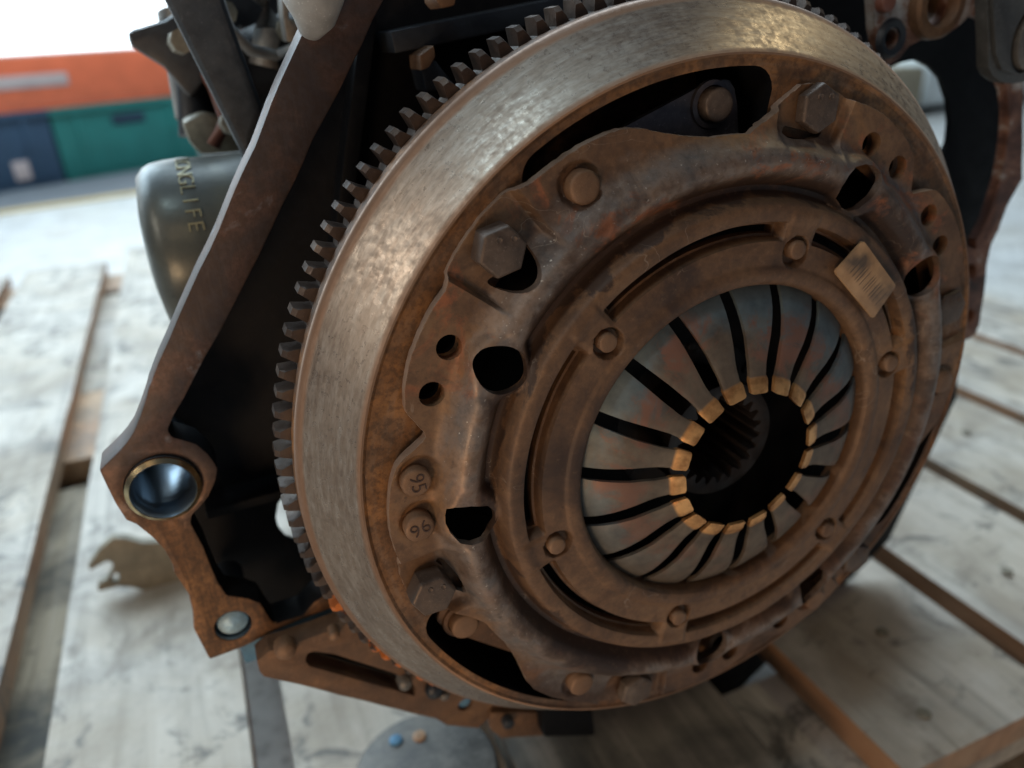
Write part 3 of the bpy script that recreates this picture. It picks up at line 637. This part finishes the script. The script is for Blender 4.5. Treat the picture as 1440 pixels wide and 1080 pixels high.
rg = mesh('ring_gear', vs, fs, 'dark_cast', fw, EO, smooth=True, sharp=20)
rg.data.materials[0] = dusty_metal('gear_steel', (.050, .036, .030), (.085, .058, .045), (.14, .095, .068), .6, .45, scale=60)
gm = rg.data.materials[0]; nt = gm.node_tree; pb = nt.nodes['Principled BSDF']; src = pb.inputs['Base Color'].links[0].from_socket
g = NT.__new__(NT); g.m = gm; g.t = nt; g.N = nt.nodes; g.L = nt.links; g.b = pb; g.tc = next(n for n in nt.nodes if n.type == 'TEX_COORD')
x_, y_, z_ = g.xyz(); reg = g.math('MULTIPLY', g.math('MULTIPLY', g.map(z_, -.22*S, -.36*S), g.map(x_, -.45*S, -.62*S)), g.ramp(g.noise(75, 3, .5), [(.52, 0.0), (.56, 1.0)]))
g.link(g.mix(reg, src, (.62, .17, .03)), pb.inputs['Base Color'])
rg['label'] = 'starter ring gear with worn teeth'

# pressure plate and lugs seen in the windows
lathe('pressure_plate', [(.22, .0), (.22, .06), (.71, .06), (.71, -.10)], 'black_grease_shade', eng, (0, 0), 96, EO)
pl1 = [(850, 240), (865, 195), (880, 177), (960, 134), (990, 118), (1018, 111), (1027, 112), (1034, 124), (1038, 147), (1040, 200), (1000, 240)]
p1 = poly(pl1, .075)
for k in range(3):
    b = prism('drive_strap', rot2(p1, 120*k), .055, .075, 'strap_steel' if k != 1 else 'rust_dust', eng, EO, bevel=.0008)
    c0 = un(1013, 148, .11); c1 = rot2([c0], 120*k)[0]
    disc_head('strap_rivet', c1, .036, .076, .110, 'bolt_steel' if k == 0 else 'rivet', b, 28, loc=EO, dome=.03, rnd=.12)
    lathe('collar', [(.052, .0755), (.050, .082), (.040, .084), (.036, .0765)], 'strap_steel' if k == 0 else 'rust_dust', b, c1, 28, EO)

# ------------------------------------------------------------------ clutch cover
OUT = [(87.8, .726), (95, .730), (99, .742), (103, .764), (107, .795), (110, .812), (115, .822), (119, .826), (124.5, .829), (126.5, .838), (128, .844), (132, .847), (137, .844), (140.5, .839), (143, .829), (146, .835), (150, .836), (154, .834), (158, .826), (160.8, .815), (161.6, .808), (164.6, .762), (165.2, .758), (165.8, .762), (169.2, .806), (170.2, .816), (173, .826), (177.4, .833), (181, .836), (185, .833), (187.2, .829), (189, .834), (191, .838), (195, .838), (197.2, .829), (199.5, .80), (201.4, .775), (204.4, .748), (207.8, .726)]
def rout_(deg):
    d = (deg-87.8) % 120+87.8; return lerp_tab(d, OUT)+.0018*noise.noise((deg*.9, 3, 1))
PROF = [(.407, .205), (.4085, .226), (.413, .236), (.421, .2415), (.436, .2425), (.447, .240), (.453, .2355), (.462, .235), (.486, .2345), (.500, .233), (.510, .2315), (.516, .230), (.541, .230), (.549, .232), (.557, .2345), (.575, .2355), (.586, .233), (.592, .224), (.597, .208), (.603, .185), (.610, .177), (.620, .178), (.632, .193), (.645, .211), (.658, .219), (.672, .222), (.686, .2185), (.700, .207), (.712, .192), (.724, .178), (.735, .169), (.746, .1655), (.76, .165), (.90, .165)]
BOLT = [14.2+60*k for k in range(6)]
RIV = [118.8+120*k for k in range(3)]; DOW = [a+120*k for k in range(3) for a in (150.2, 158.0, 171.9, 180.2)]
def angd(a, b): return (a-b+180) % 360-180
def H(r, deg):
    h = lerp_tab(r, PROF)
    if r > .69:
        w = sm(.69, .735, r); d = 0
        for i, b in enumerate(BOLT):
            e_ = angd(deg, b); d = max(d, sm(-8.0, -6.6, e_)*(1-sm(6.6, 7.4, e_)) if i % 2 == 0 else sm(-7.0, -6.0, e_)*(1-sm(6.4, 7.8, e_)))
        h -= .024*d*w
        for rv in RIV+[171.9, 180.2, 300.2]:
            x, y = .762*cos(R(rv)), .762*sin(R(rv)); dd = hypot(r*cos(R(deg))-x*1.005, r*sin(R(deg))-y)
            h -= .012*(1-sm(.036, .050, dd))*w
    if .55 < r < .78:
        for k in range(3):
            for (cr, ca) in ((.662, 150.2+120*k), (.665, 180.6+120*k)):
                dd = hypot(r*cos(R(deg))-cr*cos(R(ca)), r*sin(R(deg))-cr*sin(R(ca)))
                if dd < .10: f_ = .8*(1-sm(.060, .082, dd)); h = h*(1-f_)+(.213-.25*max(0, r-.70))*f_
    if .50 < r < .60:
        for k in range(6):
            e_ = abs(angd(deg, 14.5+60*k)); h += .005*(1-sm(3.2, 4.6, e_))*sm(.50, .515, r)*(1-sm(.57, .58, r))
    if .505 < r < .552:
        e_ = min(abs(angd(deg, 14.5+60*k)) for k in range(6)); h -= .030*sm(4.6, 5.6, e_)*sm(.508, .513, r)*(1-sm(.5445, .5495, r))
    if r < .56:
        for k in range(6):
            x, y = .487*cos(R(14.5+60*k)), .487*sin(R(14.5+60*k)); dd = hypot(r*cos(R(deg))-x, r*sin(R(deg))-y)
            h -= .020*(1-sm(.029, .037, dd))
    h += .0016*noise.noise((r*9*cos(R(deg)), r*9*sin(R(deg)), 2))
    return h
RS = [.407, .4085, .411, .416, .424, .436, .444, .4475, .4515, .455, .459, .463, .467, .471, .475, .479, .483, .487, .491, .495, .499, .503, .507, .511, .5135, .516, .519, .525, .532, .538, .5435, .546, .548, .5505, .554, .560, .568, .576, .583, .587, .591, .594, .597, .600, .604, .609, .614, .620]
TH = .020; vs, fs = [], []; NA = 1080; NV = 34
for i in range(NA):
    deg = 360*i/NA; ro = rout_(deg); a = R(deg)
    rr = RS+[.620+(ro-.620)*(j/NV) for j in range(1, NV+1)]
    col_ = [(r, H(r, deg)) for r in rr]
    last = col_[-1]; col_[-1] = (last[0]-.001, last[1]); col_.append((last[0], last[1]-.0015))
    up = col_; dn = [(r, h-TH-(.004 if r < .6 else .006 if r > .74 else 0)) for r, h in col_]; dn[-1] = (dn[-1][0], dn[-1][1]+.004)
    loop = up+dn[::-1]
    if i == 0: kk = len(loop)
    for r, h in loop: vs.append(V(r*cos(a), r*sin(a), h))
for i in range(NA):
    j = (i+1) % NA
    for k in range(kk): fs.append((i*kk+k, i*kk+(k+1) % kk, j*kk+(k+1) % kk, j*kk+k))
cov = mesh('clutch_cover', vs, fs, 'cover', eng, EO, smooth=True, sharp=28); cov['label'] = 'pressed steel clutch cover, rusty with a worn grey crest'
cov.data.materials.append(dusty_metal('lit_edge', (.22, .15, .11), (.36, .26, .20), (.50, .40, .33), .3, .5, scale=60))  # pale edge colour stands in for light catching the flange rim
def csmooth(p, k=4):
    out = []; n = len(p)
    for i in range(n):
        a, b, c_, d = p[i-1], p[i], p[(i+1) % n], p[(i+2) % n]
        for j in range(k):
            t_ = j/k; out.append(tuple(.5*((2*b[q])+(-a[q]+c_[q])*t_+(2*a[q]-5*b[q]+4*c_[q]-d[q])*t_*t_+(-a[q]+3*b[q]-3*c_[q]+d[q])*t_**3) for q in (0, 1)))
    return out
cuts = []
hA = poly([(667, 520), (671, 504), (684, 491), (703, 486), (722, 489), (737, 501), (743, 520), (739, 537), (726, 550), (708, 555), (690, 552), (675, 540)], .212)
hB = [(a, b) for a, b in poly([(628, 728), (630, 719), (640, 714), (662, 711), (687, 713), (697, 721), (699, 735), (693, 750), (680, 761), (664, 766), (648, 765), (635, 752), (629, 740)], .212)]
sA = poly([(736, 340), (744, 343), (750, 352), (753, 367), (748, 387), (736, 401), (720, 409), (702, 409), (692, 400), (712, 385), (728, 362)], .168)
sB = poly([(618, 800), (621, 794), (628, 795), (640, 806), (652, 822), (657, 834), (655, 839), (644, 839), (636, 822), (628, 806)], .170)
for p in cov.data.polygons:
    c_ = p.center; r = hypot(c_.x, c_.z)/S
    if r > .70 and abs(p.normal.y) < .45 and r > rout_(degrees(atan2(c_.z, c_.x)))-.0035: p.material_index = 1
for k in range(3):
    cuts += [prism_data(rot2(p_, 120*k), -.1, .6) for p_ in (csmooth(hA), hB, csmooth(sA, 3), sB)]
for k in range(3):
    for a in (150.2, 158.0, 171.9, 180.2):
        if k == 0 and a > 170: continue
        if k == 1 and a == 180.2: continue
        cuts.append(prism_data(circ(.768*cos(R(a+120*k)), .768*sin(R(a+120*k)), .0275, 20), -.1, .6))
for k in range(6): cuts.append(prism_data(arcpoly(.5190, .5385, 20.6+60*k, 68.4+60*k, .008, 30), -.1, .6))
cut(cov, cuts)
def rv_at(name, r, deg, rad, h0, h1, mat, **kw): return disc_head(name, (r*cos(R(deg)), r*sin(R(deg))), rad, h0, h1, mat, cov, 26, loc=EO, **kw)
for k in range(6):
    a = 14.5+60*k; rv_at('rivet', .4925, a, .0215, .19, .243, 'rivet')
for a in RIV: rv_at('rivet', .757, a, .0345, .15, .186, 'rivet')
for a, tx, hh in ((172.7, '95', .181), (180.9, '96', .187), (301.2, None, .184)):
    rv = rv_at('balance_rivet', .7745, a, .0335, .145, hh, 'rivet', dome=.02, rnd=.15)
    if tx:
        rv['label'] = 'rivet head stamped '+tx
        p = Vector(V(.7745*cos(R(a)), .7745*sin(R(a)), hh+.0012))
        me = text_mesh(tx, .0066, .00012)
        nrm = Vector((0, -1, 0)); xax = Vector((.10, 0, -1)).normalized() if tx == '95' else Vector((.95, 0, .3)).normalized()
        Rm = Matrix((xax, nrm.cross(xax), nrm)).transposed().to_4x4(); Rm.translation = p; place_letter('stamp', me, 'ink', rv, Rm, EO)
# hex bolts with pitted heads
def hexbolt(deg, rot, h1=.222, seed=0):
    c = (.789*cos(R(deg)), .789*sin(R(deg))); rr = .0535; hb = .147
    vs, fs = [], []
    for (r, h) in ((rr, hb), (rr, h1-.006), (rr*.92, h1)):
        for i in range(6): a = R(rot+60*i); vs.append(V(c[0]+r*cos(a), c[1]+r*sin(a), h))
    for l in range(2):
        for i in range(6): j = (i+1) % 6; fs.append((l*6+i, l*6+j, l*6+6+j, l*6+6+i))
    fs.append(tuple(range(12, 18))); fs.append(tuple(range(6)))
    b = mesh('bolt', vs, fs, 'bolt_steel', cov, EO, bevel=.0006, seg=2)
    for (dx, dy) in ((-.008, .026), (.022, .024)):
        lathe('grade_dot', [(.0075, h1-.001), (.006, h1+.0022), (.0045, h1+.0014), (.0001, h1+.0008)], 'bolt_steel', b, (c[0]+dx, c[1]+dy), 12, EO)
for k, b in enumerate(BOLT): hexbolt(b, 10+60*k*0+(17*k) % 60 if b not in (134.2,) else 14, (.160, .176, .200, .200, .180, .180)[k], k)
# sticker
sp = poly([(1215, 338), (1261, 402), (1228, 449), (1174, 383)], .2535)
def rc(pts, f=.07):
    out = []
    for i in range(4):
        a, b, c_ = Vector(pts[i-1]), Vector(pts[i]), Vector(pts[(i+1) % 4])
        for q_ in (0, 1, 2, 3):
            t_ = q_/3; p0 = b+(a-b)*f; p2 = b+(c_-b)*f; out.append(tuple((1-t_)**2*p0+2*t_*(1-t_)*b+t_*t_*p2))
    return out
st = prism('sticker', rc(sp), .246, .2535, 'sticker', cov, EO, bevel=.0003); st['label'] = 'tan barcode sticker plate'
uvl = st.data.uv_layers.new(name='UV')
O_ = Vector(sp[3]); ux = Vector(sp[0])-O_; vx = Vector(sp[2])-O_; det = ux.x*vx.y-ux.y*vx.x
for l in st.data.loops:
    co = st.data.vertices[l.vertex_index].co; d = Vector((co.x/S, co.z/S))-O_
    uvl.data[l.index].uv = ((d.x*vx.y-d.y*vx.x)/det, (ux.x*d.y-ux.y*d.x)/det)

# ------------------------------------------------------------------ diaphragm spring
SP = [(.150, .290), (.172, .2985), (.182, .2960), (.196, .2915), (.2055, .2870), (.212, .2835), (.23, .2785), (.26, .2715), (.30, .264), (.33, .254), (.355, .243), (.38, .227), (.405, .207), (.44, .178), (.50, .13)]
spr = lathe('diaphragm_spring', [(.415, .198), (.46, .161), (.50, .13), (.50, .115), (.415, .183)], 'finger', eng, (0, 0), 144, EO, closed=True)
spr['label'] = 'blued steel diaphragm spring behind the cover opening'
RF = [.1735, .175, .179, .186, .194, .201, .206, .212, .222, .24, .26, .28, .30, .32, .34, .36, .38, .40, .416]
for k in range(18):
    a0, a1 = 15+20*k, 35+20*k; vs, fs = [], []; NW = 10; jz = random.uniform(-.0025, .0025)
    for r in RF:
        w = lerp_tab(r, [(.17, .0075), (.205, .0095), (.212, .0145), (.24, .0180), (.30, .0185), (.36, .0165), (.42, .0150)])
        wd = degrees(w/r)
        for j in range(NW+1):
            a = R(a0+wd+(a1-a0-2*wd)*j/NW); h = lerp_tab(r, SP)+jz*(1-sm(.17, .4, r)); e_ = abs(j/NW-.5)*2
            h -= .002*max(0, e_-.75)*4
            rr = r+(.0035*e_**4 if r < .18 else 0)
            vs.append(V(rr*cos(a), rr*sin(a), h))
    nu = len(vs); W_ = NW+1
    vs += [(x, y+.010*S, z) for x, y, z in vs]
    nr_ = len(RF)
    for i in range(nr_-1):
        for j in range(NW):
            q_ = (i*W_+j, i*W_+j+1, (i+1)*W_+j+1, (i+1)*W_+j); fs.append(q_); fs.append(tuple(nu+x for x in reversed(q_)))
    rimi = [j for j in range(NW+1)]+[i*W_+NW for i in range(1, nr_)]+[(nr_-1)*W_+j for j in range(NW-1, -1, -1)]+[i*W_ for i in range(nr_-2, 0, -1)]
    for i in range(len(rimi)): a, b = rimi[i], rimi[(i+1) % len(rimi)]; fs.append((a, b, nu+b, nu+a))
    mesh('finger', vs, fs, 'finger', spr, EO, smooth=True, sharp=40)
# clutch disc hub with splines, crank end
M['hub'] = dusty_metal('hub_dark', (.010, .008, .008), (.019, .014, .013), (.034, .026, .022), .4, .45, spots=False)
pts = []
for i in range(22*4):
    a = 2*pi*i/88; r = .104 if (i % 4) < 2 else .124; pts.append((r*cos(a), r*sin(a)))
prism('disc_hub', circ(0, 0, .152, 64), -.10, .185, M['hub'], eng, EO, holes=[pts], bevel=.0006)
lathe('clutch_disc', [(.153, .05), (.30, .045), (.32, .03), (.55, .03)], 'hub', eng, (0, 0), 72, EO)
for k in range(6):
    a = R(30+60*k); disc_head('hub_rivet', (.205*cos(a), .205*sin(a)), .016, .04, .058, 'hub', eng, 14, loc=EO)
lathe('crank_end', [(.001, -.12), (.045, -.12), (.05, -.10), (.06, -.10), (.3, -.10)], 'dark_cast', eng, (0, 0), 48, EO)

# ================================================================== LOOSE THINGS ON THE PALLET
# forked bracket
def ground_pt(px, py, y):
    d = ((px-720)/FPX, (py-540)/FPX, 1.0); w = [sum(d[i]*WM[i][j] for i in range(3)) for j in range(3)]; s = (y-CAM[1])/w[1]
    return (CAM[0]+w[0]*s, CAM[2]+w[2]*s)
hb_ = ground_pt(200, 830, PY)[1]; hb_ = hb_
fk = [(124, 797), (140, 773), (158, 757), (176, 757), (200, 764), (240, 762), (300, 770), (300, 830), (232, 830), (205, 830), (180, 826), (167, 825), (139, 832), (137, 826), (140, 820), (150, 815), (158, 802), (158, 792), (151, 789), (141, 794), (128, 802)]
fh = [(157, 818), (158, 811), (163, 806), (168, 809), (167, 816), (162, 821)]
fb = prism('fork_bracket', poly(fk, hb_), hb_-.05, hb_, 'bracket_steel', None, V(*(un(230, 832, hb_)+(hb_,))), holes=[poly(fh, hb_)], bevel=.0015)
tag(fb, 'forked grey-brown steel bracket standing on the left pallet board', 'bracket')
# round alloy cover lying on the board
cx_, ch_ = ground_pt(600, 1085, PY+.06)
def flat_disc(name, cx, ch, r, y0, y1, mat, parent, loc, n=48, sq=1.0):
    vs, fs = [], []; pr = [(r, y0), (r, y1-.012), (r*.96, y1), (r*.5, y1+.004), (.0001, y1+.004)]
    for i in range(n):
        a = 2*pi*i/n
        for rr, y in pr: vs.append(V(cx+rr*cos(a), y, ch+rr*sin(a)*sq))
    for i in range(n):
        j = (i+1) % n
        for k in range(4): fs.append((i*5+k, i*5+k+1, j*5+k+1, j*5+k))
    return mesh(name, vs, fs, mat, parent, loc, smooth=True, sharp=40)
dl = V(cx_, PY+.014, ch_)
dsc = flat_disc('round_cover', cx_, ch_, .27, PY+.014, PY+.07, 'grey_cast', None, dl); tag(dsc, 'round pale alloy cover lying on the board below the flywheel', 'metal cover')
for (px, py, mt) in ((557, 1043, 'blue_steel_cool_light'), (590, 1037, 'wood_tan')):
    x, h = ground_pt(px, py, PY+.07); flat_disc('screw', x, h, .026, PY+.07, PY+.082, mt, dsc, dl, 18)
